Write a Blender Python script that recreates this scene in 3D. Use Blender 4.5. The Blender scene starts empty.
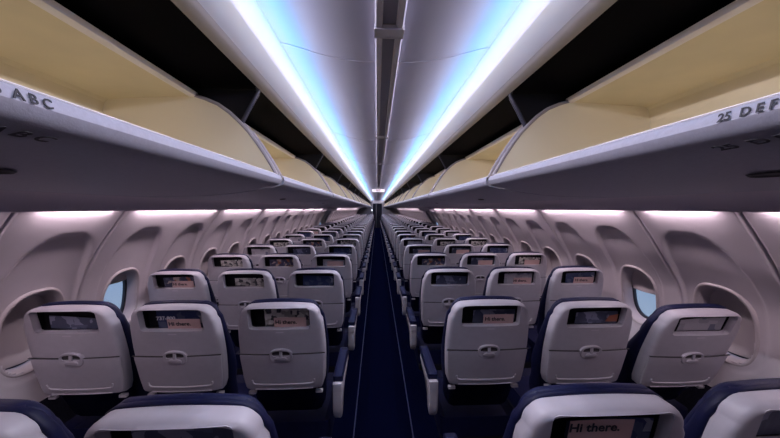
import bpy, math, random
from mathutils import Vector
random.seed(7)
S = bpy.context.scene
COL = S.collection

# ------------------------------------------------------------------ camera
EYE = 1.585
F_PX = 303.0
cam_d = bpy.data.cameras.new('camera')
cam_d.sensor_fit = 'HORIZONTAL'
cam_d.sensor_width = 36.0
cam_d.lens = F_PX / 780.0 * 36.0
cam_d.clip_start = 0.02
cam_d.clip_end = 200
cam = bpy.data.objects.new('camera', cam_d)
COL.objects.link(cam)
cam.location = (-0.042, 0.0, EYE)
cam.rotation_euler = (math.radians(90 - 2.02), 0, -math.radians(2.46))
S.camera = cam

# ------------------------------------------------------------------ view and world
S.view_settings.view_transform = 'Standard'
S.view_settings.look = 'None'
S.view_settings.exposure = 0.08
S.view_settings.gamma = 1.0
S.view_settings.use_curve_mapping = False
S.cycles.use_denoising = True
S.cycles.max_bounces = 8
S.cycles.diffuse_bounces = 4
S.cycles.glossy_bounces = 3
S.cycles.transparent_max_bounces = 8
S.cycles.sample_clamp_indirect = 4.0
W = bpy.data.worlds.new('sky')
S.world = W
W.use_nodes = True
nt = W.node_tree
bg = nt.nodes['Background']
tc = nt.nodes.new('ShaderNodeTexCoord')
sx = nt.nodes.new('ShaderNodeSeparateXYZ')
cr = nt.nodes.new('ShaderNodeValToRGB')
nt.links.new(tc.outputs['Generated'], sx.inputs[0])
mr = nt.nodes.new('ShaderNodeMapRange')
mr.inputs[1].default_value = -1; mr.inputs[2].default_value = 1
nt.links.new(sx.outputs['Z'], mr.inputs[0])
nt.links.new(mr.outputs[0], cr.inputs[0])
cr.color_ramp.elements[0].position = 0.30; cr.color_ramp.elements[0].color = (0.26, 0.36, 0.50, 1)
cr.color_ramp.elements[1].position = 0.5; cr.color_ramp.elements[1].color = (0.26, 0.38, 0.66, 1)
e = cr.color_ramp.elements.new(0.38); e.color = (0.34, 0.44, 0.58, 1)
nt.links.new(cr.outputs[0], bg.inputs[0])
bg.inputs[1].default_value = 0.95

Y_BACK, Y_END = -0.62, 24.2
BAY = 1.524

def area(name, loc, nrm, length, width, power, colour):
    l = bpy.data.lights.new(name, 'AREA')
    l.shape = 'RECTANGLE'
    l.size = width; l.size_y = length
    l.energy = power; l.color = colour
    o = bpy.data.objects.new(name, l)
    COL.objects.link(o)
    o.location = loc
    n = Vector(nrm).normalized()            # light shines along local -Z; local Y runs along the cabin
    z = -n; y = Vector((0, 1, 0)); x = y.cross(z)
    from mathutils import Matrix
    m = Matrix((x, y, z)).transposed()
    o.rotation_euler = m.to_euler()
    return o

# light bars of the ceiling cove: a cyan bar washes the ceiling, a white bar washes the cove panel; the lavender and upper bars are added fill
P_CYAN, P_COVE, P_MAIN, P_WALL, P_UP, P_LAV = .60, .28, 4.1, 3.2, .09, .62       # watts per metre
LEN = Y_END - Y_BACK
for s in (-1, 1):
    for k in range(4):
        L = LEN / 4
        yc = Y_BACK + L * (k + .5)
        area('cove_light_cyan', (s * .405, yc, EYE + .625), (-s * .05, 0, 1), L, .02, P_CYAN * L, (.01, .58, 1.0))
        area('added_fill_lavender', (s * .462, yc, EYE + .600), (-s * .75, 0, .66), L, .02, P_LAV * L, (.48, .50, 1.0))  # added wash that tints the ceiling lavender, not a bar of the cabin
        area('added_fill_upper', (s * .420, yc, EYE + .655), (s * .8, 0, .6), L, .02, P_UP * L, (1.0, .86, .95))  # added fill that whitens the dark corner where ceiling meets cove
        area('cove_light_white', (s * .395, yc, EYE + .640), (s * .95, 0, -.30), L, .02, P_COVE * L, (1.0, .90, .88))
        if k == 0: yc += .36; L -= .72           # main bars cut short at this end to dim the nearest seats
        area('cove_light_main', (s * .452, yc, EYE + .655), (-s * .74, 0, -.67), L, .012, P_MAIN * L, (.95, .88, 1.0)).data.spread = math.radians(110)
# sidewall light bars, one to a panel
PANEL = 1.016
J0 = 1.72
DOOR_K = (6, 7)
NPAN = 20
for s in (-1, 1):
    for k in range(-3, NPAN):
        if k in DOOR_K: continue
        a, b = J0 + PANEL * k, J0 + PANEL * (k + 1)
        if k == -1: a = J0 - PANEL / 2
        if k == -2: b = J0 - PANEL / 2; a = b - PANEL
        if k == -3: b = J0 - PANEL * 1.5; a = Y_BACK
        if s > 0: a -= .05; b -= .05
        m = .085
        area('sidewall_light', (s * 1.386, (a + b) / 2, EYE - .004), (s * .40, 0, -.92), (b - a) - 2 * m, .02,
             P_WALL * ((b - a) - 2 * m), (1.0, .80, .90))

# ------------------------------------------------------------------ materials
def mat(name, col, rough=.5, spec=.5, metal=0, noise=0.0, nscale=60, bump=0.0, bscale=300, emit=None, estr=0):
    m = bpy.data.materials.new(name); m.use_nodes = True
    n = m.node_tree; b = n.nodes['Principled BSDF']
    b.inputs['Base Color'].default_value = (*col, 1)
    b.inputs['Roughness'].default_value = rough
    b.inputs['Specular IOR Level'].default_value = spec
    b.inputs['Metallic'].default_value = metal
    tcn = n.nodes.new('ShaderNodeTexCoord')
    if noise:
        t = n.nodes.new('ShaderNodeTexNoise'); t.inputs['Scale'].default_value = nscale
        n.links.new(tcn.outputs['Object'], t.inputs['Vector'])
        r = n.nodes.new('ShaderNodeValToRGB')
        r.color_ramp.elements[0].position = .3; r.color_ramp.elements[1].position = .7
        r.color_ramp.elements[0].color = (*[c * (1 - noise) for c in col], 1)
        r.color_ramp.elements[1].color = (*[min(1, c * (1 + noise)) for c in col], 1)
        n.links.new(t.outputs['Fac'], r.inputs[0]); n.links.new(r.outputs[0], b.inputs['Base Color'])
    if bump:
        t = n.nodes.new('ShaderNodeTexNoise'); t.inputs['Scale'].default_value = bscale
        n.links.new(tcn.outputs['Object'], t.inputs['Vector'])
        bp = n.nodes.new('ShaderNodeBump'); bp.inputs['Strength'].default_value = bump; bp.inputs['Distance'].default_value = .002
        n.links.new(t.outputs['Fac'], bp.inputs['Height']); n.links.new(bp.outputs[0], b.inputs['Normal'])
    if emit:
        b.inputs['Emission Color'].default_value = (*emit, 1); b.inputs['Emission Strength'].default_value = estr
    return m

M_WALL = mat('sidewall_plastic', (.60, .55, .59), .55, .3, noise=.03, nscale=8)
M_CEIL = mat('ceiling_laminate', (.50, .49, .58), .5, .3, noise=.02, nscale=5)
M_COVE = mat('cove_plastic', (.74, .70, .67), .5, .3)
M_LEDGE = mat('ledge_plastic', (.40, .37, .36), .5, .3)
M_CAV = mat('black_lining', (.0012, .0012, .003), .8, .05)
M_PART = mat('black_partition', (.010, .011, .018), .4, .4)
M_CREAM = mat('cream_liner', (.78, .69, .48), .45, .3, noise=.05, nscale=6)
M_CREAM_END = mat('cream_end_panel', (.94, .86, .68), .45, .3)
M_RIM = mat('pale_rim', (.95, .90, .88), .4, .4)
M_BIN = mat('bin_grey', (.36, .36, .44), .42, .4, noise=.05, nscale=120, bump=.15)
M_VAL = mat('valance_grey', (.55, .50, .57), .5, .3)
M_SHELL = mat('seat_shell_grey', (.45, .425, .48), .38, .4, noise=.03, nscale=30, bump=.08, bscale=500)
M_TRAY = mat('tray_grey', (.43, .405, .46), .38, .4, noise=.03, nscale=30, bump=.08, bscale=500)
M_CAP = mat('pale_cap', (.50, .47, .52), .35, .4)
M_SEAM = mat('dark_seam', (.05, .045, .05), .6)
M_NAVY = mat('navy_leather', (.0055, .007, .036), .5, .22, noise=.15, nscale=25, bump=.3, bscale=250)
M_NAVY2 = mat('navy_headrest_leather', (.0065, .009, .042), .48, .25, noise=.15, nscale=25, bump=.3, bscale=250)
M_POCKET = mat('pocket_black', (.008, .008, .011), .6, .2)
M_LEG = mat('dark_metal', (.02, .02, .025), .4, .5, metal=.4)
M_CARPET = mat('navy_carpet', (.002, .003, .016), .95, .0, noise=.4, nscale=150, bump=.5, bscale=400)
M_STRIP = mat('floor_strip', (.03, .036, .10), .5, .3)
M_SPINE = mat('spine_grey', (.50, .48, .56), .4, .4)
M_SPINE_D = mat('spine_channel', (.22, .21, .27), .4, .4)
M_BULK = mat('bulkhead_grey', (.22, .21, .25), .5, .3)
M_BULK2 = mat('bulkhead_pale', (.36, .33, .36), .5, .3)
M_BRACKET = mat('bracket_grey', (.06, .06, .09), .35, .5, metal=.3)
M_TEXT = mat('print_black', (.02, .02, .03), .6)
M_WHITE_TEXT = mat('print_white', (.75, .75, .80), .6)
M_SHADE = mat('shade_grey', (.50, .45, .47), .5, .3)
M_GASKET = mat('window_gasket', (.03, .03, .04), .5)
M_SIGN = mat('sign_face', (.8, .75, .78), .4, emit=(1, .87, .92), estr=.45)
M_LAMP = mat('panel_lamp', (.8, .8, .85), .4, emit=(.85, .9, 1), estr=2.5)
M_CURTAIN = mat('galley_curtain', (.05, .05, .075), .8, .1)
M_CURTAIN2 = mat('galley_post', (.16, .15, .18), .6, .2)

def glass():
    m = bpy.data.materials.new('window_glass'); m.use_nodes = True
    n = m.node_tree; n.nodes.clear()
    o = n.nodes.new('ShaderNodeOutputMaterial'); mx = n.nodes.new('ShaderNodeMixShader')
    t = n.nodes.new('ShaderNodeBsdfTransparent'); t.inputs[0].default_value = (.92, .95, 1, 1)
    g = n.nodes.new('ShaderNodeBsdfGlossy'); g.inputs['Roughness'].default_value = .05
    mx.inputs[0].default_value = .06
    n.links.new(t.outputs[0], mx.inputs[1]); n.links.new(g.outputs[0], mx.inputs[2]); n.links.new(mx.outputs[0], o.inputs[0])
    return m
M_GLASS = glass()

def printed(name, ramp, scale, seed, rough=.35):
    """a printed page: blocky patches of ink fixed to the page"""
    m = bpy.data.materials.new(name); m.use_nodes = True
    n = m.node_tree; b = n.nodes['Principled BSDF']; b.inputs['Roughness'].default_value = rough
    t = n.nodes.new('ShaderNodeTexCoord'); mp = n.nodes.new('ShaderNodeMapping')
    mp.inputs['Location'].default_value = (seed * 3.7, seed * 1.3, seed * 2.1)
    v = n.nodes.new('ShaderNodeTexVoronoi'); v.inputs['Scale'].default_value = scale; v.distance = 'CHEBYCHEV'
    r = n.nodes.new('ShaderNodeValToRGB'); r.color_ramp.interpolation = 'CONSTANT'
    els = r.color_ramp.elements
    els[0].position = 0; els[0].color = (*ramp[0][1], 1)
    els[1].position = ramp[1][0]; els[1].color = (*ramp[1][1], 1)
    for p, c in ramp[2:]:
        q = els.new(p); q.color = (*c, 1)
    sp = n.nodes.new('ShaderNodeSeparateColor')
    n.links.new(t.outputs['Object'], mp.inputs[0]); n.links.new(mp.outputs[0], v.inputs['Vector'])
    n.links.new(v.outputs['Color'], sp.inputs[0]); n.links.new(sp.outputs[0], r.inputs[0]); n.links.new(r.outputs[0], b.inputs['Base Color'])
    return m
M_MAG = [
    printed('magazine_slate', [(0, (.05, .06, .11)), (.5, (.09, .10, .17)), (.8, (.20, .21, .30))], 26, 1),
    printed('magazine_blue', [(0, (.03, .045, .13)), (.55, (.08, .10, .18)), (.85, (.34, .35, .42))], 34, 2),
    printed('magazine_photo', [(0, (.55, .53, .50)), (.35, (.34, .32, .30)), (.6, (.06, .06, .07)), (.8, (.62, .60, .56))], 42, 3),
    printed('magazine_warm', [(0, (.05, .05, .10)), (.45, (.10, .10, .15)), (.72, (.34, .12, .07)), (.88, (.45, .36, .3))], 36, 4),
    printed('magazine_grey', [(0, (.34, .33, .38)), (.5, (.45, .43, .48)), (.8, (.16, .17, .24))], 18, 5)]
M_CARD = mat('greeting_card_peach', (.62, .42, .40), .5, .3)
M_CARD2 = mat('greeting_card_rust', (.30, .10, .06), .5, .3)

# ------------------------------------------------------------------ mesh helpers
class MB:
    def __init__(self): self.v = []; self.f = []
    def add(self, vs, fs):
        o = len(self.v); self.v += [tuple(p) for p in vs]; self.f += [tuple(i + o for i in f) for f in fs]
    def box(self, c, h, bev=0.0):
        """rounded box: centre c, half sizes h"""
        b = min(bev, *[q * .95 for q in h]) if bev else 0
        if not b:
            vs = [(c[0] + sx_ * h[0], c[1] + sy_ * h[1], c[2] + sz_ * h[2]) for sx_ in (-1, 1) for sy_ in (-1, 1) for sz_ in (-1, 1)]
            self.add(vs, [(0, 1, 3, 2), (4, 6, 7, 5), (0, 4, 5, 1), (2, 3, 7, 6), (0, 2, 6, 4), (1, 5, 7, 3)]); return
        n = 5
        def loop(z, r):
            pts = []
            for q, (ax, ay) in enumerate(((1, 1), (-1, 1), (-1, -1), (1, -1))):
                for i in range(n):
                    a = math.pi / 2 * (q + i / (n - 1))
                    pts.append((c[0] + ax * (h[0] - b) + r * math.cos(a), c[1] + ay * (h[1] - b) + r * math.sin(a), z))
            return pts
        loops = []
        for i in range(4): a = math.pi / 2 * i / 3; loops.append(loop(c[2] - h[2] + b * (1 - math.sin(a)), b * math.cos(math.pi / 2 - a) + 1e-5))
        for i in range(4): a = math.pi / 2 * i / 3; loops.append(loop(c[2] + h[2] - b * (1 - math.cos(a)), b * math.cos(a) + 1e-5))
        self.loft(loops, closed=True, caps=True)
    def loft(self, loops, closed=True, caps=False, cap0=None, cap1=None):
        o = len(self.v); n = len(loops[0])
        for l in loops: self.v += [tuple(p) for p in l]
        for i in range(len(loops) - 1):
            for j in range(n if closed else n - 1):
                k = (j + 1) % n
                self.f.append((o + i * n + j, o + i * n + k, o + (i + 1) * n + k, o + (i + 1) * n + j))
        if caps or cap0: self.f.append(tuple(o + j for j in range(n))[::-1])
        if caps or cap1: self.f.append(tuple(o + (len(loops) - 1) * n + j for j in range(n)))
    def prism_y(self, pts, y0, y1):
        """polygon of (x,z) points extruded along y"""
        self.loft([[(x, y0, z) for x, z in pts], [(x, y1, z) for x, z in pts]], True, True)
    def prism_x(self, pts, x0, x1):
        self.loft([[(x0, y, z) for y, z in pts], [(x1, y, z) for y, z in pts]], True, True)
    def strip_y(self, pts, y0, y1, n=1):
        """open profile of (x,z) points swept along y"""
        self.loft([[(x, y0 + (y1 - y0) * i / n, z) for x, z in pts] for i in range(n + 1)], False)
    def tube(self, path, r, n=8, caps=True):
        P = [Vector(p) for p in path]; loops = []
        for i, p in enumerate(P):
            t = (P[min(i + 1, len(P) - 1)] - P[max(i - 1, 0)]).normalized()
            a = Vector((0, 1, 0)) if abs(t.y) < .9 else Vector((1, 0, 0))
            u = t.cross(a).normalized(); w = t.cross(u)
            loops.append([tuple(p + (u * math.cos(2 * math.pi * j / n) + w * math.sin(2 * math.pi * j / n)) * r) for j in range(n)])
        self.loft(loops, True, caps)
    def mesh(self, name, m, smooth=True, ang=40):
        me = bpy.data.meshes.new(name); me.from_pydata(self.v, [], self.f); me.update()
        import bmesh
        b = bmesh.new(); b.from_mesh(me); bmesh.ops.recalc_face_normals(b, faces=b.faces); b.to_mesh(me); b.free()
        me.materials.append(m)
        if smooth:
            for p in me.polygons: p.use_smooth = True
            me.set_sharp_from_angle(angle=math.radians(ang))
        return me
    def build(self, name, m, parent=None, smooth=True, ang=40, loc=None):
        o = bpy.data.objects.new(name, self.mesh(name, m, smooth, ang)); COL.objects.link(o)
        if parent is not None: o.parent = parent
        if loc is not None: o.location = loc
        return o

def tag(o, label, cat, group=None):
    o['label'] = label; o['category'] = cat
    if group: o['group'] = group
    return o
def struct(o): o['kind'] = 'structure'; return o
def empty(name, loc=(0, 0, 0)):
    o = bpy.data.objects.new(name, None); COL.objects.link(o); o.location = loc; return o
def copy_tree(o, parent=None, skip=()):
    c = o.copy(); COL.objects.link(c)
    if parent is not None: c.parent = parent
    for ch in list(o.children):
        if ch.name.split('.')[0] in skip: continue
        copy_tree(ch, c, skip)
    return c
def text(name, body, size, m, parent, M=None, extrude=.0004, align='CENTER'):
    cu = bpy.data.curves.new(name, 'FONT'); cu.body = body; cu.size = size; cu.extrude = extrude
    cu.align_x = align; cu.align_y = 'CENTER'; cu.resolution_u = 3; cu.offset = size * .018
    t = bpy.data.objects.new(name, cu); COL.objects.link(t)
    dg = bpy.context.evaluated_depsgraph_get()
    me = bpy.data.meshes.new_from_object(t.evaluated_get(dg))
    bpy.data.objects.remove(t)
    me.materials.clear(); me.materials.append(m)
    o = bpy.data.objects.new(name, me); COL.objects.link(o); o.parent = parent
    if M is not None: o.matrix_local = M
    return o
from mathutils import Matrix
def frame(x, y, z, loc): return Matrix((Vector(x), Vector(y), Vector(z))).transposed().to_4x4() if loc is None else Matrix.Translation(loc) @ Matrix((Vector(x), Vector(y), Vector(z))).transposed().to_4x4()

def Z(d): return EYE + d
def lerp_tab(tab, t):
    if t <= tab[0][0]: return tab[0][1]
    for (a, va), (b, vb) in zip(tab, tab[1:]):
        if t <= b: return va + (vb - va) * (t - a) / (b - a)
    return tab[-1][1]
def smooth01(t): t = max(0, min(1, t)); return t * t * (3 - 2 * t)

# ------------------------------------------------------------------ floor and ceiling
b = MB(); b.box((0, (Y_BACK + Y_END + 2) / 2, -.02), (1.70, (Y_END + 2 - Y_BACK) / 2, .02)); struct(b.build('floor', M_CARPET, smooth=False))
for i, s in enumerate((-1, 1)):
    b = MB(); b.box((s * .207, (Y_BACK + Y_END) / 2, .0015), (.0045, (Y_END - Y_BACK) / 2 - .02, .002))
    struct(b.build('trim_%d' % (i + 1), M_STRIP, smooth=False))

cprof = [(.040, .628), (.10, .630), (.17, .636), (.24, .648), (.30, .662), (.36, .680), (.41, .694), (.45, .702), (.50, .708)]
full = [(-x, Z(z)) for x, z in reversed(cprof)] + [(x, Z(z)) for x, z in cprof]
top = [(x, z + .02) for x, z in reversed(full)]
b = MB(); b.prism_y(full + top, Y_BACK, Y_END); struct(b.build('ceiling', M_CEIL, ang=30))
n = 10
tnum = 3
jb = MB()
k = 0
while 1.33 + BAY * k < Y_END - .3:                      # raised joint strips between the ceiling panels
    y = 1.33 + BAY * k
    for s in (-1, 1):
        lo = [(s * x, Z(z) - .003) for x, z in cprof[:-1]]; hi = [(s * x, Z(z) + .003) for x, z in cprof[:-1]]
        jb.prism_y(lo + hi[::-1], y - .006, y + .006)
    k += 1
struct(jb.build('trim_3', M_SPINE))
b = MB()
for s in (-1, 1):
    b.prism_y([(s * .046, Z(.632)), (s * .048, Z(.600)), (s * .043, Z(.595)), (s * .026, Z(.597)), (s * .022, Z(.606)), (s * .022, Z(.632))], Y_BACK, Y_END)
struct(b.build('trim_4', M_SPINE))
b = MB(); b.box((0, (Y_BACK + Y_END) / 2, Z(.617)), (.024, (Y_END - Y_BACK) / 2, .008)); struct(b.build('trim_5', M_SPINE_D, smooth=False))
b = MB()
k = 0
while 1.05 + BAY * k < Y_END - .3:
    b.box((0, 1.05 + BAY * k, Z(.599)), (.050, .028, .008), .004); k += 1
struct(b.build('trim_6', M_SPINE))

for i, s in enumerate((-1, 1)):
    # cove panel, its lower ledge, and the dark lining over the open bins
    cove = [(.448, .706), (.456, .680), (.464, .650), (.472, .605), (.482, .560), (.488, .528), (.492, .518)]
    back = [(x + .016, z + .004) for x, z in reversed(cove)]
    b = MB(); b.prism_y([(s * x, Z(z)) for x, z in cove + back], Y_BACK, Y_END); struct(b.build('trim_%d' % (7 + i), M_COVE, ang=50))
    led = [(.490, .519), (.494, .509), (.503, .503), (.528, .497), (.536, .499), (.538, .507), (.52, .525), (.50, .53)]
    b = MB(); b.prism_y([(s * x, Z(z)) for x, z in led], Y_BACK, Y_END); struct(b.build('trim_%d' % (9 + i), M_LEDGE, ang=50))
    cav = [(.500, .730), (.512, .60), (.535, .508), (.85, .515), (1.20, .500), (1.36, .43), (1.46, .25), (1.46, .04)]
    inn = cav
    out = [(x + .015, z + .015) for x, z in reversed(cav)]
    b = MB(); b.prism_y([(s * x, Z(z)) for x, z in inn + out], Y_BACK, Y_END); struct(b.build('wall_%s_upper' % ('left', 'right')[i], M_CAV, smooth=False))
    # valance between the bin bottoms and the sidewall
    val = [(1.12, .052), (1.22, .046), (1.30, .024), (1.335, -.006), (1.340, -.014), (1.348, -.014), (1.352, .004), (1.398, .006), (1.452, .05), (1.16, .07)]
    b = MB(); b.prism_y([(s * x, Z(z)) for x, z in val], Y_BACK, Y_END); struct(b.build('trim_%d' % (11 + i), M_VAL, ang=40))

# ------------------------------------------------------------------ sidewalls with windows
XT = [(.0, 1.56), (.1, 1.60), (.3, 1.67), (.5, 1.712), (.75, 1.722), (.9, 1.708), (1.0, 1.700), (1.1, 1.684), (1.2, 1.650), (1.3, 1.602), (1.4, 1.542), (1.5, 1.470), (1.585, 1.405), (1.62, 1.380)]
SIDE = -1
def XW(z):
    # smooth curve through the table
    return sum(lerp_tab(XT, z + d) for d in (-.05, -.025, 0, .025, .05)) / 5 + (.035 * smooth01((1.35 - z) / .25) if SIDE > 0 else 0)
WZ = .99
def sup(dy, dz, a, c, n=2.5): return (abs(dy / a) ** n + abs(dz / c) ** n) ** (1 / n)
def recess(dy, z):
    """depth of the tall arched recess round a window at dy = 0"""
    zc, hh = 1.11, .352
    hw = .190
    q = sup(dy, z - zc, hw, hh, 2.8)
    edge = (1 - q) * hw
    fade = .12 + .88 * max(0, min(1, (z - .86) / .58))
    return .028 * fade * smooth01((edge + .001) / .009)
def wall_panel(name, s, y0, y1, wins, groove=True):
    b = MB()
    ny = max(2, int(round((y1 - y0) / .0105))); zs = [1.60 - 1.0 * j / 95 for j in range(96)] + [.6 - .52 * j / 12 for j in range(1, 13)]
    vid = {}
    ys = [y0 + (y1 - y0) * i / ny for i in range(ny + 1)]
    dead = set()
    for i, y in enumerate(ys):
        for j, z in enumerate(zs):
            d = 0
            for w in wins:
                if abs(y - w) < .26: d = max(d, recess(y - w, z))
                if sup(y - w, z - WZ, .136, .193, 2.6) < 1: dead.add((i, j))
            e = min(y - ys[0], ys[-1] - y)
            if groove: d += .014 * max(0, 1 - e / .013) ** 2
            b.v.append((s * (XW(z) + d), y, z))
    m = len(zs)
    for i in range(ny):
        for j in range(m - 1):
            if any((p in dead) for p in ((i, j), (i + 1, j), (i, j + 1), (i + 1, j + 1))) and all((p in dead) for p in ((i, j), (i + 1, j), (i, j + 1), (i + 1, j + 1))): continue
            b.f.append((i * m + j, (i + 1) * m + j, (i + 1) * m + j + 1, i * m + j + 1))
    return b.mesh(name, M_WALL, True, 60)
def put(me, name, y):
    o = bpy.data.objects.new(name, me); COL.objects.link(o); o.location = (0, y, 0); return struct(o)

def window_parts(s):
    N = 48
    def loop(a, c, dep, nn=2.6):
        L = []
        for j in range(N):
            t = 2 * math.pi * j / N; ct, st = math.cos(t), math.sin(t)
            r = (abs(ct) ** nn + abs(st) ** nn) ** (-1 / nn)
            y, z = a * r * ct, WZ + c * r * st
            L.append((s * (XW(z) + recess(0, WZ) * .9 + dep), y, z))
        return L
    b = MB()
    b.loft([loop(.150, .208, .006), loop(.146, .203, -.003), loop(.140, .196, -.007), loop(.133, .188, -.004), loop(.127, .181, .008),
            loop(.119, .172, .030), loop(.114, .166, .062)], True)
    fr = b.mesh('window_frame', M_SHADE, True, 80)
    b = MB(); b.loft([loop(.115, .167, .056), loop(.104, .154, .060), loop(.104, .154, .075)], True); gk = b.mesh('window_gasket', M_GASKET)
    b = MB(); b.loft([loop(.110, .162, .072), loop(.110, .162, .076)], True, True); pn = b.mesh('window_pane', M_GLASS, False)
    def shade(frac):
        """blind pulled down over frac of the opening"""
        zt, zb = WZ + .166, WZ + .166 - .332 * frac
        b = MB(); rows = []
        K = 16
        for i in range(K + 1):
            z = zt + (zb - zt) * i / K
            r = (max(0, 1 - abs((z - WZ) / .171) ** 2.6)) ** (1 / 2.6) * .1175
            r = max(r, .004)
            bul = -.010 * (1 - ((z - WZ) / .19) ** 2) - (.010 if i >= K - 1 else 0)
            rows.append([(s * (XW(z) + .060 + bul * (1 - (q / 5) ** 2)), r * q / 6, z) for q in range(-6, 7)])
        b.loft(rows, False)
        b.loft([[(x + s * .004, y, z) for x, y, z in r_] for r_ in rows], False)
        return b.mesh('window_shade', M_SHADE, True, 60)
    return fr, gk, pn, shade
wnum = 0
SHADES = {}
for si, s in enumerate((-1, 1)):
    side = ('left', 'right')[si]; SIDE = s
    h = PANEL / 2
    wy = [h / 2 + .05, h * 1.5 + .05]
    J0 = 1.72 if s < 0 else 1.67
    full_p = wall_panel('wall_' + side, s, 0, PANEL, wy)
    half_p = wall_panel('wall_' + side, s, 0, h, [wy[0]])
    plain = wall_panel('wall_' + side, s, 0, PANEL, [])
    fr, gk, pn, shade = window_parts(s)
    sh = {f: shade(f) for f in (.96, .16, .42)}
    ylist = []
    for k in range(-2, NPAN):
        if k in DOOR_K: continue
        if k == -1: put(half_p, 'wall_' + side, J0 - h); ylist.append(J0 - h + wy[0])
        elif k == -2: put(full_p, 'wall_' + side, J0 - h - PANEL); ylist += [J0 - h - PANEL + w for w in wy]
        else: put(full_p, 'wall_' + side, J0 + PANEL * k); ylist += [J0 + PANEL * k + w for w in wy]
    yb = J0 - h - PANEL
    rest = wall_panel('wall_' + side, s, Y_BACK, yb, []); put(rest, 'wall_' + side, 0)
    yt = J0 + PANEL * NPAN
    rest = wall_panel('wall_' + side, s, yt, Y_END, []); put(rest, 'wall_' + side, 0)
    for y in ylist:
        wnum += 1
        w = bpy.data.objects.new('window_%d' % wnum, fr); COL.objects.link(w); w.location = (0, y, 0); struct(w)
        near2 = abs(y - (J0 + wy[0])) < .02
        f = .96
        if near2: f = .16 if s < 0 else .42
        for nm, me in (('window_gasket', gk), ('window_pane', pn), ('window_shade', sh[f])):
            c = bpy.data.objects.new(nm, me); COL.objects.link(c); c.parent = w
    # mid-cabin exit: two plain panels with a door between raised posts
    y0 = J0 + PANEL * DOOR_K[0]
    pe = wall_panel('wall_' + side, s, 0, .50, []); put(pe, 'wall_' + side, y0); put(pe, 'wall_' + side, y0 + 2 * PANEL - .50)
    pd = wall_panel('door', s, 0, 2 * PANEL - 1.0, [(2 * PANEL - 1.0) / 2])
    d = put(pd, 'door_%d' % (si + 1), y0 + .50)
    w = bpy.data.objects.new('door_window', fr); COL.objects.link(w); w.parent = d; w.location = (0, (2 * PANEL - 1.0) / 2, 0)
    c = bpy.data.objects.new('window_shade', sh[.96]); COL.objects.link(c); c.parent = w
    b = MB()
    for yy in (y0 + .50, y0 + 2 * PANEL - .50):
        zs = [1.59 - 1.5 * i / 24 for i in range(25)]
        b.loft([[(s * (XW(z) + .02), yy - .07, z), (s * (XW(z) - .05), yy - .055, z), (s * (XW(z) - .06), yy, z), (s * (XW(z) - .05), yy + .055, z), (s * (XW(z) + .02), yy + .07, z)] for z in zs], False)
    struct(b.build('trim_%d' % (13 + si), M_WALL, ang=50))
    b = MB(); b.prism_y([(s * 1.30, Z(.04)), (s * 1.33, Z(-.06)), (s * 1.45, Z(-.10)), (s * 1.47, Z(.03))], y0 + .05, y0 + 2 * PANEL - .05)
    struct(b.build('trim_%d' % (15 + si), M_VAL))
    b = MB(); b.box((s * 1.60, y0 + PANEL, .78), (.02, .10, .018), .01); b.build('door_handle', M_CAP, d); d.children[-1].location = (0, -y0 - .50, 0)

M_DADO = mat('dado_carpet', (.012, .012, .022), .9, .1, noise=.3, nscale=120)
for si, s in enumerate((-1, 1)):
    SIDE = s
    zs = [.0, .1, .2, .3, .4, .5, .58, .62, .625]
    b = MB(); b.prism_y([(s * (XW(z) - (.012 if z < .6 else .006)), z) for z in zs] + [(s * (XW(z) + .01), z) for z in reversed(zs)], Y_BACK, Y_END)
    struct(b.build('baseboard_' + ('left', 'right')[si], M_DADO))

# ------------------------------------------------------------------ rear wall and forward bulkheads
b = MB(); b.box((0, Y_BACK - .03, 1.15), (1.80, .03, 1.2)); struct(b.build('wall_back', M_BULK, smooth=False))
b = MB(); b.prism_y([(-1.74, .0), (-.40, .0), (-.40, 2.0), (-.40, 2.35), (-1.74, 2.35)], Y_END, Y_END + .05); struct(b.build('wall_front_left', M_BULK, smooth=False))
b = MB(); b.prism_y([(.36, .0), (1.79, .0), (1.79, 2.35), (.36, 2.35)], Y_END, Y_END + .05); struct(b.build('wall_front_right', M_BULK2, smooth=False))
b = MB(); b.prism_y([(-.40, 1.97), (.36, 1.97), (.36, 2.35), (-.40, 2.35)], Y_END, Y_END + .05); struct(b.build('wall_front', M_BULK2, smooth=False))
b = MB()
for x in (-.42, .40): b.box((x, Y_END - .02, 1.0), (.045, .03, 1.0), .01)
struct(b.build('trim_17', M_BULK2))
b = MB(); b.box((0, Y_END + 1.6, 1.1), (1.7, .03, 1.2)); struct(b.build('wall_front_galley', M_PART, smooth=False))
b = MB()
pts = []
for i in range(41): x = -.38 + .72 * i / 40; pts.append((x, Y_END + .20 + .035 * math.sin(i * 1.25)))
b.loft([[(x, y, .03) for x, y in pts], [(x, y, 1.96) for x, y in pts]], False)
tag(b.build('galley_curtain', M_CURTAIN), 'dark pleated curtain hanging in the doorway at the far end of the aisle', 'curtain')
b = MB(); b.box((-.10, Y_END + .10, 1.0), (.03, .02, .97), .01); struct(b.build('trim_18', M_CURTAIN2))
b = MB(); b.box((-.45, Y_END - .055, 1.44), (.045, .012, .05), .008)
tag(b.build('indicator_panel', M_LAMP), 'small lit white panel on the left post of the far doorway', 'light')

# ceiling exit sign
sg = tag(empty('exit_sign', (0, 9.35, Z(.545))), 'lit white exit sign hanging from the ceiling over the aisle', 'sign')
b = MB(); b.box((0, 0, 0), (.185, .035, .042), .012); b.build('sign_box', M_SIGN, sg)
b = MB(); b.box((0, 0, .056), (.09, .05, .014), .01); b.build('sign_mount', M_CAP, sg)
text('sign_text', 'EXIT', .07, mat('sign_red', (.30, .12, .14), .5), sg, frame((1, 0, 0), (0, 0, 1), (0, -1, 0), (0, -.0365, 0)))

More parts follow.
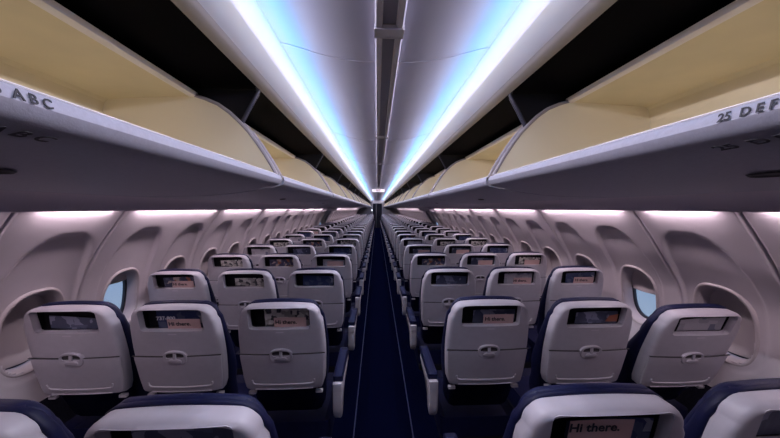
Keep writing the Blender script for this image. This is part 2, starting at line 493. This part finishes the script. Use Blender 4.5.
# ------------------------------------------------------------------ overhead bins
ARC = [(.800, .467), (.752, .452), (.700, .430), (.655, .398), (.615, .360), (.578, .320), (.545, .275), (.512, .225), (.484, .178), (.466, .143)]
LIN = [(.805, .462), (.95, .455), (1.07, .449), (1.135, .444), (1.150, .432), (1.156, .41), (1.165, .30), (1.17, .16), (1.16, .115), (1.10, .100), (.62, .094), (.52, .104), (.475, .124), (.466, .140)]
OUT = [(.466, .143), (.456, .1405), (.448, .133), (.445, .121), (.450, .108), (.462, .099), (.50, .090), (.55, .080), (.62, .069), (.70, .059), (.80, .053), (1.0, .050), (1.115, .052)]
ORD = 'nearest second third fourth fifth sixth seventh eighth ninth tenth eleventh twelfth thirteenth fourteenth fifteenth sixteenth'.split()
def make_bin(s):
    """one open pivoting bin; local y from 0 (near end) to BAY - .03 (far end)"""
    L = BAY - .03
    root = empty('overhead_bin')
    P = lambda q: [(s * x, Z(z)) for x, z in q]
    nL = 2
    b = MB()
    # underside and lip, with corners rounded up at both ends
    def under(y, k):
        r = []
        for x, z in OUT:
            r.append((s * x, y, Z(z + k * .0)))
        return r
    inner = [(x + .004, z + .012) for x, z in OUT[3:]]
    prof = OUT + inner[::-1]
    b.prism_y(P(prof), 0, L)
    b.build('bin_bucket', M_BIN, root, ang=35)
    b = MB()
    th = .006
    off = [(x + .006, z + .006) if i < 5 else ((x + .007, z) if i < 9 else (x, z - .006)) for i, (x, z) in enumerate(LIN)]
    b.prism_y(P(LIN + off[::-1]), .004, L - .004)
    b.build('bin_liner', M_CREAM, root, ang=14)
    b = MB(); b.prism_y(P([(.788, .481), (.788, .463), (.796, .459), (.812, .459), (.816, .472), (.806, .479)]), 0, L)
    b.prism_y(P([(.463, .1445), (.467, .1405), (.474, .1405), (.474, .146), (.467, .147)]), .0, L)
    b.build('bin_rim', M_RIM, root, ang=30)
    for y in (.004, L - .016):
        b = MB(); b.prism_y(P(ARC + LIN[::-1][1:-1]), y, y + .012)
        e = b.build('end_panel', M_CREAM_END, root, smooth=False)
        b = MB(); b.tube([(s * x, y + .006, Z(z)) for x, z in ARC], .0085, 8); b.build('edge_strip', M_BULK2, e)
    b = MB()
    la = MB(); N = 24
    # oval latch recess in the curved underside
    cx, cz = .665, .0632
    loops = []
    for rr, dz in ((1.0, -.003), (.9, -.006), (.78, -.004)):
        loops.append([(s * (cx + .017 * rr * math.sin(t)), L / 2 - .055 + .040 * rr * math.cos(t), Z(cz - .15 * .017 * rr * math.sin(t) + dz + .0015)) for t in [2 * math.pi * j / N for j in range(N)]])
    la.loft(loops, True, cap1=True, cap0=True)
    la.build('bin_latch', M_SEAM, root)
    return root
def partition(s):
    root = empty('bin_partition')
    poly = [(.537, .500), (.85, .505), (.815, .47), (.752, .448), (.700, .426), (.655, .394), (.622, .352)]
    b = MB(); b.prism_y([(s * x, Z(z)) for x, z in poly], -.008, .008); b.build('partition_panel', M_PART, root, smooth=False)
    for dy, dx in ((-.018, -.002), (.016, .012)):
        b = MB(); b.tube([(s * (.545 + dx), dy, Z(.508)), (s * (.541 + dx), dy, Z(.490)), (s * (.575 + dx), dy, Z(.430)), (s * (.612 + dx), dy, Z(.360)), (s * (.622 + dx), dy, Z(.344))], .0065, 8)
        b.build('support_rail', M_BRACKET, root)
    return root
NB = 16
for si, s in enumerate((-1, 1)):
    side = ('left', 'right')[si]
    proto = make_bin(s); pp = partition(s)
    for k in range(NB):
        y = 1.33 - BAY + BAY * k
        if k < 10: o = proto if k == 0 else copy_tree(proto)
        else: o = copy_tree(proto, skip=('bin_latch', 'edge_strip'))
        o.location = (0, y + .015, 0)
        if k == 0: lab = 'open overhead bin with cream lining above the %s seats, nearest the camera' % side
        else: lab = 'open overhead bin with cream lining above the %s seats, %s from the camera' % (side, ORD[k])
        tag(o, lab, 'overhead bin', 'open bins above the %s seats' % side)
        p = pp if k == 0 else copy_tree(pp)
        p.location = (0, y + BAY, 0)
        tag(p, 'black partition with twin rails past the %s open bin above the %s seats' % (ORD[k], side), 'partition', 'black bin partitions on the %s' % side)
        if k == 0: near = o
    # printed row letters on the lip and on the underside
    if s > 0:
        # a reader facing the right-hand bins reads towards the rear
        M1 = frame((0, -1, 0), (.55, 0, .835), (-.835, 0, .55), (.4535, .335 + .194, Z(.1385)))
        M2 = frame((0, -1, 0), (-.80, 0, .60), (-.5, 0, -.866), (.492, .31 + .194, Z(.0810)))
        body = '25  D E F'
    else:
        M1 = frame((0, 1, 0), (-.55, 0, .835), (.835, 0, .55), (-.4535, .31 + .194, Z(.1385)))
        M2 = frame((0, 1, 0), (.80, 0, .60), (.5, 0, -.866), (-.492, .33 + .194, Z(.0810)))
        body = '25  A B C'
    def onto(M, px, pz, tx, tz):
        return M
    # lettering lies flush on the surface: frames built from the local surface slope
    def surf(p0, p1, f, yy, lift=.0012):
        x = p0[0] + (p1[0] - p0[0]) * f; z = p0[1] + (p1[1] - p0[1]) * f
        up = Vector((s * (p0[0] - p1[0]), 0, p0[1] - p1[1])).normalized()
        rd = Vector((0, -s, 0)); nn = rd.cross(up)
        return frame(rd, up, nn, Vector((s * x, yy, Z(z))) + nn * lift)
    yy = (.365 if s < 0 else .385) + .194 - .015
    text('row_letters', body, .017, M_TEXT, near, surf(OUT[2], OUT[3], .5, yy, .0022))
    text('row_letters', body, .028, M_TEXT, near, surf(OUT[5], OUT[6], .5, yy + .01, .0035))

# ------------------------------------------------------------------ seats
LEAN = .215
HW = [(.50, .165), (.66, .180), (.705, .190), (.76, .197), (.875, .204), (.95, .203), (1.02, .199), (1.08, .192), (1.14, .180)]
def BP(u, v, w): return (u, w - (v - .90) * LEAN, v)
V0, V1 = .684, 1.138
NP = 72
PC = (0.0, 1.070)                                        # centre of the literature pocket opening
def outline(inset=0.0, v0=V0, v1=V1, rt=.062, rb=.016, grow=0.0, n=NP, c=PC):
    """star-shaped outline of the seat back sampled by angle round c"""
    def inside(u, v):
        top, bot = v1 + grow - inset, v0 + inset - grow
        if v > top or v < bot: return False
        hw = lerp_tab(HW, v) - inset + grow
        u = abs(u)
        if u > hw: return False
        # slightly bowed top edge
        if v > top - .012 * (u / .19) ** 2: return False
        r = max(.005, rt - inset + grow); cu, cv = lerp_tab(HW, top) - inset + grow + .004 - r, top - r - .004
        if u > cu and v > cv and (u - cu) ** 2 + (v - cv) ** 2 > r * r: return False
        r = max(.004, rb - inset + grow); cu, cv = lerp_tab(HW, bot) - inset + grow - r, bot + r
        if u > cu and v < cv and (u - cu) ** 2 + (v - cv) ** 2 > r * r: return False
        return True
    pts = []
    for j in range(n):
        t = 2 * math.pi * (j + .5) / n
        # spend samples evenly on the perimeter: stretch the angle
        d = (math.cos(t) * .21, math.sin(t) * (.10 if math.sin(t) > 0 else .345))
        lo, hi = 0, 9.0
        for _ in range(24):
            m = (lo + hi) / 2
            if inside(c[0] + d[0] * m, c[1] + d[1] * m): lo = m
            else: hi = m
        pts.append((c[0] + d[0] * lo, c[1] + d[1] * lo))
    return pts
def rrect(hu, hv, r, c=PC, n=NP):
    pts = []
    for j in range(n):
        t = 2 * math.pi * (j + .5) / n
        d = (math.cos(t) * hu, math.sin(t) * hv)
        lo, hi = 0, 2.0
        for _ in range(24):
            m = (lo + hi) / 2; u, v = abs(d[0] * m), abs(d[1] * m)
            ok = u <= hu and v <= hv and not (u > hu - r and v > hv - r and (u - hu + r) ** 2 + (v - hv + r) ** 2 > r * r)
            if ok: lo = m
            else: hi = m
        pts.append((c[0] + d[0] * lo, c[1] + d[1] * lo))
    return pts
def dome(u, v): return -.014 * (1 - (u / .215) ** 2) - .004
def make_seat():
    root = empty('passenger_seat')
    # hard back shell with the opening of the literature pocket
    o0, o1, o2, o3 = outline(), outline(.002), outline(.006), outline(.013)
    hole = rrect(.142, .054, .012)
    b = MB(); loops = []
    loops.append([BP(u, v, .045) for u, v in o0])
    loops.append([BP(u, v, .012) for u, v in o0])
    loops.append([BP(u, v, .003) for u, v in o1])
    loops.append([BP(u, v, dome(u, v) * .45) for u, v in o2])
    loops.append([BP(u, v, dome(u, v) * .9) for u, v in o3])
    for t in (.25, .5, .75, 1.0):
        loops.append([BP(a[0] + (h[0] - a[0]) * t, a[1] + (h[1] - a[1]) * t, dome(a[0] + (h[0] - a[0]) * t, 0)) for a, h in zip(o3, hole)])
    h2 = rrect(.138, .050, .010)
    loops.append([BP(u, v, .004) for u, v in h2]); loops.append([BP(u, v, .018) for u, v in h2])
    b.loft(loops, True); b.build('back_shell', M_SHELL, root, ang=50)
    b = MB(); b.loft([[BP(u, v, .016) for u, v in h2], [BP(u, v, .040) for u, v in h2]], True, cap1=True)
    b.build('literature_pocket', M_POCKET, root, ang=30)
    # fine notch under the pocket
    b = MB(); b.box(BP(0, 1.002, -.0185), (.018, .0010, .0022)); b.build('pocket_notch', M_VAL, root, smooth=False)
    # tray table: lower half of the back
    def tray_out(ins):
        pts = []
        vt, vb = .887 - ins, .692 + ins
        for j in range(NP):
            t = 2 * math.pi * (j + .5) / NP
            d = (math.cos(t) * .20, math.sin(t) * .096)
            lo, hi = 0, 2.5
            for _ in range(24):
                m = (lo + hi) / 2; u, v = abs(d[0] * m), .776 + d[1] * m
                hw = lerp_tab(HW, v) - .004 - ins; r = .014
                ok = vb <= v <= vt and u <= hw and not (v < vb + r and u > hw - r and (u - hw + r) ** 2 + (v - vb - r) ** 2 > r * r)
                if ok: lo = m
                else: hi = m
            pts.append((d[0] * lo, .776 + d[1] * lo))
        return pts
    t0, t1, t2 = tray_out(0), tray_out(.003), tray_out(.008)
    b = MB(); c0 = tray_out(.04)
    lo_ = [[BP(u, v, dome(u, v) + .004) for u, v in t0], [BP(u, v, dome(u, v) - .004) for u, v in t0], [BP(u, v, dome(u, v) - .007) for u, v in t1], [BP(u, v, dome(u, v) - .008) for u, v in t2]]
    for t in (.5, .8): lo_.append([BP(u * (1 - t), .776 + (v - .776) * (1 - t), dome(u * (1 - t), v) - .008) for u, v in t2])
    b.loft(lo_, True, cap1=True)
    tr = b.build('tray_table', M_TRAY, root, ang=40)
    def ledge(us, vs, r):
        return [BP(u, v, dome(u, v) - .009) for u, v in zip(us, vs)]
    b = MB()
    path = [(-.150, .748), (-.149, .736), (-.144, .728), (-.134, .724), (-.06, .723), (0, .723), (.06, .723), (.134, .724), (.144, .728), (.149, .736), (.150, .748)]
    b.tube([BP(u, v, dome(u, v) - .0085) for u, v in path], .0042, 6)
    b.tube([BP(u, v, dome(u, v) - .0085) for u, v in [(-.14 + .028 * i, .697) for i in range(11)]], .0026, 6)
    b.build('tray_lip', M_CAP, tr)
    # seam between tray and shell
    b = MB()
    b.loft([[BP(u, .8870, dome(u, 0) - .0088) for u in [-.205 + .41 * i / 16 for i in range(17)]], [BP(u, .8900, dome(u, 0) - .0088) for u in [-.205 + .41 * i / 16 for i in range(17)]],
            [BP(u, .8900, dome(u, 0) - .001) for u in [-.205 + .41 * i / 16 for i in range(17)]]], False)
    b.build('tray_seam', M_SEAM, root, smooth=False)
    # latch housing, dark slot and turning tab
    def oval(hu, hv, cv, flat=0.0, n=32):
        out_ = []
        for j in range(n):
            t = 2 * math.pi * j / n; st = math.sin(t)
            e_ = 2.6
            r = (abs(math.cos(t)) ** e_ + abs(st) ** e_) ** (-1 / e_)
            out_.append((hu * r * math.cos(t), cv + hv * r * st))
        return out_
    b = MB()
    A, B_, C = oval(.054, .036, .882), oval(.051, .033, .882), oval(.042, .015, .892)
    b.loft([[BP(u, v, -.016) for u, v in A], [BP(u, v, -.028) for u, v in A], [BP(u, v, -.031) for u, v in B_], [BP(u, v, -.029) for u, v in C], [BP(u, v, -.024) for u, v in C]], True)
    la = b.build('tray_latch', M_SHELL, root)
    b = MB(); b.loft([[BP(u, v, -.0245) for u, v in C], [BP(u, v, -.0238) for u, v in C]], True, True); b.build('latch_slot', M_SEAM, la)
    b = MB(); A = oval(.030, .012, .866); B_ = oval(.027, .009, .866)
    b.loft([[BP(u, v, -.022) for u, v in A], [BP(u, v, -.033) for u, v in A], [BP(u, v, -.0355) for u, v in B_]], True, cap1=True)
    b.box(BP(0, .892, -.028), (.007, .004, .014), .003)
    b.build('latch_tab', M_TRAY, la)
    # upholstery
    def cush(gs, v0, v1, rt, m, name, ws, hs=1.0):
        b = MB(); loops = []
        for g, w in zip(gs, ws):
            loops.append([BP(u * hs, v, w + (w - .043) * 2.3 * smooth01((1.10 - v) / .42) + .02 * smooth01((.66 - v) / .1)) for u, v in outline(-g if g > 0 else -g, v0=v0, v1=v1, rt=rt, rb=.04, c=(0, (v0 + v1) / 2 + (.1 if v1 - v0 > .4 else 0)))])
        b.loft(loops, True, caps=True); return b.build(name, m, root, ang=60)
    cush((.000, .004, .006, .005, -.002, -.016, -.045), .50, 1.139, .066, M_NAVY, 'back_cushion', (.043, .045, .052, .064, .074, .082, .086))
    cush((-.012, .004, .010, .010, .002, -.012, -.04), .965, 1.137, .062, M_NAVY2, 'headrest', (.050, .053, .060, .076, .086, .094, .097), .93)
    b = MB(); b.box((0, .335, .415), (.208, .235, .055), .035); b.build('seat_cushion', M_NAVY, root)
    b = MB(); b.box((0, .32, .335), (.20, .22, .024), .01); b.build('seat_pan', M_LEG, root)
    for y in (.16, .46):
        b = MB(); b.prism_x([(y - .02, .0), (y + .02, .0), (y + .03, .02), (y + .015, .06), (y + .015, .312), (y - .015, .312), (y - .015, .06), (y - .03, .02)], -.02, .02); b.build('leg', M_LEG, root, smooth=False)
    for u in (-.165, .165):
        b = MB(); b.box(BP(u, .664, .004), (.018, .010, .006), .004); b.build('hinge_cap', M_CAP, root)
    return root
def make_armrest(u, root, wall=False):
    prof = [(.095, .668), (.100, .672), (.43, .672), (.445, .660), (.44, .640), (.38, .622), (.24, .600), (.175, .560), (.150, .510), (.135, .482), (.118, .474), (.104, .486), (.094, .53), (.090, .60)]
    b = MB()
    def lp(x, ins):
        cy, cz = .2, .62
        return [(x, y + (cy - y) * ins * .3, z + (cz - z) * ins * 1.0) for y, z in prof]
    b.loft([lp(u - .024, .16), lp(u - .020, .04), lp(u - .014, 0), lp(u + .014, 0), lp(u + .020, .04), lp(u + .024, .16)], True, True)
    a = b.build('armrest', M_CAP, root, ang=45)
    b = MB(); b.box((u, .285, .684), (.0255, .170, .014), .010); b.build('armrest_pad', M_NAVY2, a)
    b = MB(); b.box((u, .098, .652), (.0235, .012, .020), .006); b.build('armrest_cap', M_SHELL, a)
    return a

PITCH = .762
ROW0 = .701
NR = 30
ORDR = ('nearest second third fourth fifth sixth seventh eighth ninth tenth eleventh twelfth thirteenth fourteenth fifteenth sixteenth seventeenth '
        'eighteenth nineteenth twentieth twenty-first twenty-second twenty-third twenty-fourth twenty-fifth twenty-sixth twenty-seventh twenty-eighth twenty-ninth thirtieth').split()
SX = {'aisle': .492, 'middle': .990, 'window': 1.470}
SHIFT = {(1, -1, 'aisle'): .008, (1, -1, 'window'): -.014, (1, 1, 'aisle'): .014, (1, 1, 'middle'): .020, (1, 1, 'window'): .014}
base = make_seat()
protos = {}
for s in (-1, 1):
    r = base if s < 0 else copy_tree(base)
    protos[s] = r
for s in (-1, 1): make_armrest(-s * .250, protos[s])
used = set()
LIGHT = ('latch_slot', 'latch_tab', 'pocket_notch', 'hinge_cap', 'tray_lip', 'armrest_cap')
FARL = LIGHT + ('tray_latch', 'tray_seam')
seats = {}
for k in range(NR):
    for s in (-1, 1):
        for kind, x in SX.items():
            if k == 0 and kind == 'window': continue
            arm = () if kind == 'aisle' else ('armrest',)
            if s not in used: o = protos[s]; used.add(s)
            else: o = copy_tree(protos[s], skip=arm + (() if k < 8 else (LIGHT if k < 14 else FARL)))
            o.location = (s * (x + SHIFT.get((k, s, kind), 0)), ROW0 + PITCH * k, 0)
            side = 'left' if s < 0 else 'right'
            rw = 'row nearest the camera' if k == 0 else '%s row from the camera' % ORDR[k]
            tag(o, 'grey-backed navy %s seat on the %s side, %s' % (kind, side, rw), 'seat', 'passenger seats on the %s side' % side)
            seats[(k, s, kind)] = o
# the right-hand window seat of the second row is reclined: its back is tipped about the hinge
def recl(a): return Matrix.Translation((0, .12, .45)) @ Matrix.Rotation(math.radians(a), 4, 'X') @ Matrix.Translation((0, -.12, -.45))
TIP = {(1, 1, 'window'): recl(8.3), (1, 1, 'middle'): recl(2.2)}
for key, R_ in TIP.items():
    for ch in seats[key].children:
        if ch.name.split('.')[0] not in ('seat_cushion', 'seat_pan', 'leg', 'armrest'): ch.matrix_local = R_ @ ch.matrix_local

# ------------------------------------------------------------------ leaflets in the seat pockets
TX, TY = Vector((1, 0, 0)), Vector(BP(0, 1, 0)) - Vector(BP(0, 0, 0))
TY.normalize(); TN = TX.cross(TY)                        # TN points to the rear, towards the reader
def leaf(name, u0, u1, v0, v1, w, m, tilt=0.0, curl=.006, th=.0016):
    """a bent sheet standing in the pocket"""
    b = MB(); N = 10; up, dn = [], []
    cu, cv = (u0 + u1) / 2, (v0 + v1) / 2
    rows = []
    for off in (0, th):
        for jv in (0, 1):
            r = []
            for i in range(N + 1):
                u = u0 + (u1 - u0) * i / N; v = (v0, v1)[jv]
                du, dv = u - cu, v - cv
                uu = cu + du * math.cos(tilt) - dv * math.sin(tilt); vv = cv + du * math.sin(tilt) + dv * math.cos(tilt)
                r.append(BP(uu, vv, w + off + curl * math.sin(math.pi * i / N) * (.4 + .6 * jv)))
            rows.append(r)
    b.loft([rows[0], rows[1], rows[3], rows[2], rows[0]], False)
    n = N + 1
    b.f.append((0, n, 2 * n, 3 * n)); b.f.append((N, n + N, 2 * n + N, 3 * n + N))
    return b.build(name, m, None, smooth=False)
MAGL = {0: 'dark slate magazine', 1: 'blue-black safety booklet', 2: 'magazine with a pale photo cover', 3: 'dark brochure with a rust-coloured patch', 4: 'pale grey folded booklet'}
special = {(1, -1, 'window'): (0, False), (1, -1, 'middle'): (1, True), (1, -1, 'aisle'): (2, True), (1, 1, 'aisle'): (0, True), (1, 1, 'middle'): (0, False), (1, 1, 'window'): (4, False),
           (0, 1, 'aisle'): (1, True), (0, -1, 'aisle'): (0, False), (0, 1, 'middle'): (0, False), (0, -1, 'middle'): (2, False),
           (2, -1, 'window'): (3, True), (2, -1, 'middle'): (2, False), (2, -1, 'aisle'): (1, False), (2, 1, 'aisle'): (0, False), (2, 1, 'middle'): (4, True), (2, 1, 'window'): (1, True)}
VB = 1.017
for k in range(0, 9):
    for s in (-1, 1):
        for kind in SX:
            if (k, s, kind) not in seats: continue
            mi, card = special.get((k, s, kind), (random.randrange(5), random.random() < .3))
            st = seats[(k, s, kind)]
            side = 'left' if s < 0 else 'right'
            rw = 'nearest row' if k == 0 else '%s row' % ORDR[k]
            t = random.uniform(-.05, .05)
            if (k, s, kind) == (1, -1, 'window'): t = -.10
            if (k, s, kind) == (1, 1, 'window'): t = .05
            u0 = random.uniform(-.098, -.072)
            top = random.uniform(1.080, 1.100)
            if (k, s, kind) in ((1, -1, 'aisle'), (1, -1, 'middle')): top = 1.106; t = 0
            mg = leaf('magazine', u0, .130, VB, top, .020, M_MAG[mi], tilt=t if k else 0)
            mg.location = st.location
            if (k, s, kind) in TIP: mg.matrix_local = Matrix.Translation(st.location) @ TIP[(k, s, kind)]
            tag(mg, '%s in the pocket of the %s-side %s seat, %s' % (MAGL[mi], side, kind, rw), 'magazine', 'magazines in the seat pockets')
            if (k, s, kind) == (1, -1, 'middle'):
                text('booklet_number', '737-800', .026, M_WHITE_TEXT, mg, frame(TX, TY, TN, Vector(BP(-.040, 1.070, .0185)) + TN * .001))
            if (k, s, kind) in ((1, 1, 'middle'),):
                b = MB(); b.loft([[BP(.07, 1.033, .0165), BP(.130, 1.033, .0165)], [BP(.085, 1.064, .0165), BP(.130, 1.074, .0165)]], False)
                b.build('rust_patch', M_CARD2, mg, smooth=False)
            if card:
                uc = random.uniform(-.015, .02)
                c0, c1, ct = -.030 + uc, .120, 1.068
                if (k, s, kind) == (0, 1, 'aisle'): c0, c1, ct = -.085, .070, 1.090
                if (k, s, kind) in ((1, -1, 'aisle'), (1, 1, 'aisle'), (1, -1, 'middle')): c0 = -.030
                c = leaf('greeting_card', c0, c1, VB, ct, .008, M_CARD, curl=.003)
                c.location = st.location
                if (k, s, kind) in TIP: c.matrix_local = Matrix.Translation(st.location) @ TIP[(k, s, kind)]
                tag(c, 'peach greeting card in the pocket of the %s-side %s seat, %s' % (side, kind, rw), 'card', 'peach cards in the seat pockets')
                if k < 3:
                    sz = .028 if k else .034
                    text('card_text', 'Hi there.', sz, M_TEXT, c, frame(TX, TY, TN, Vector(BP((c0 + c1) / 2 - .018, (ct - .018) if k == 0 else ((VB + ct) / 2 + .003), .0068)) + TN * .0012))
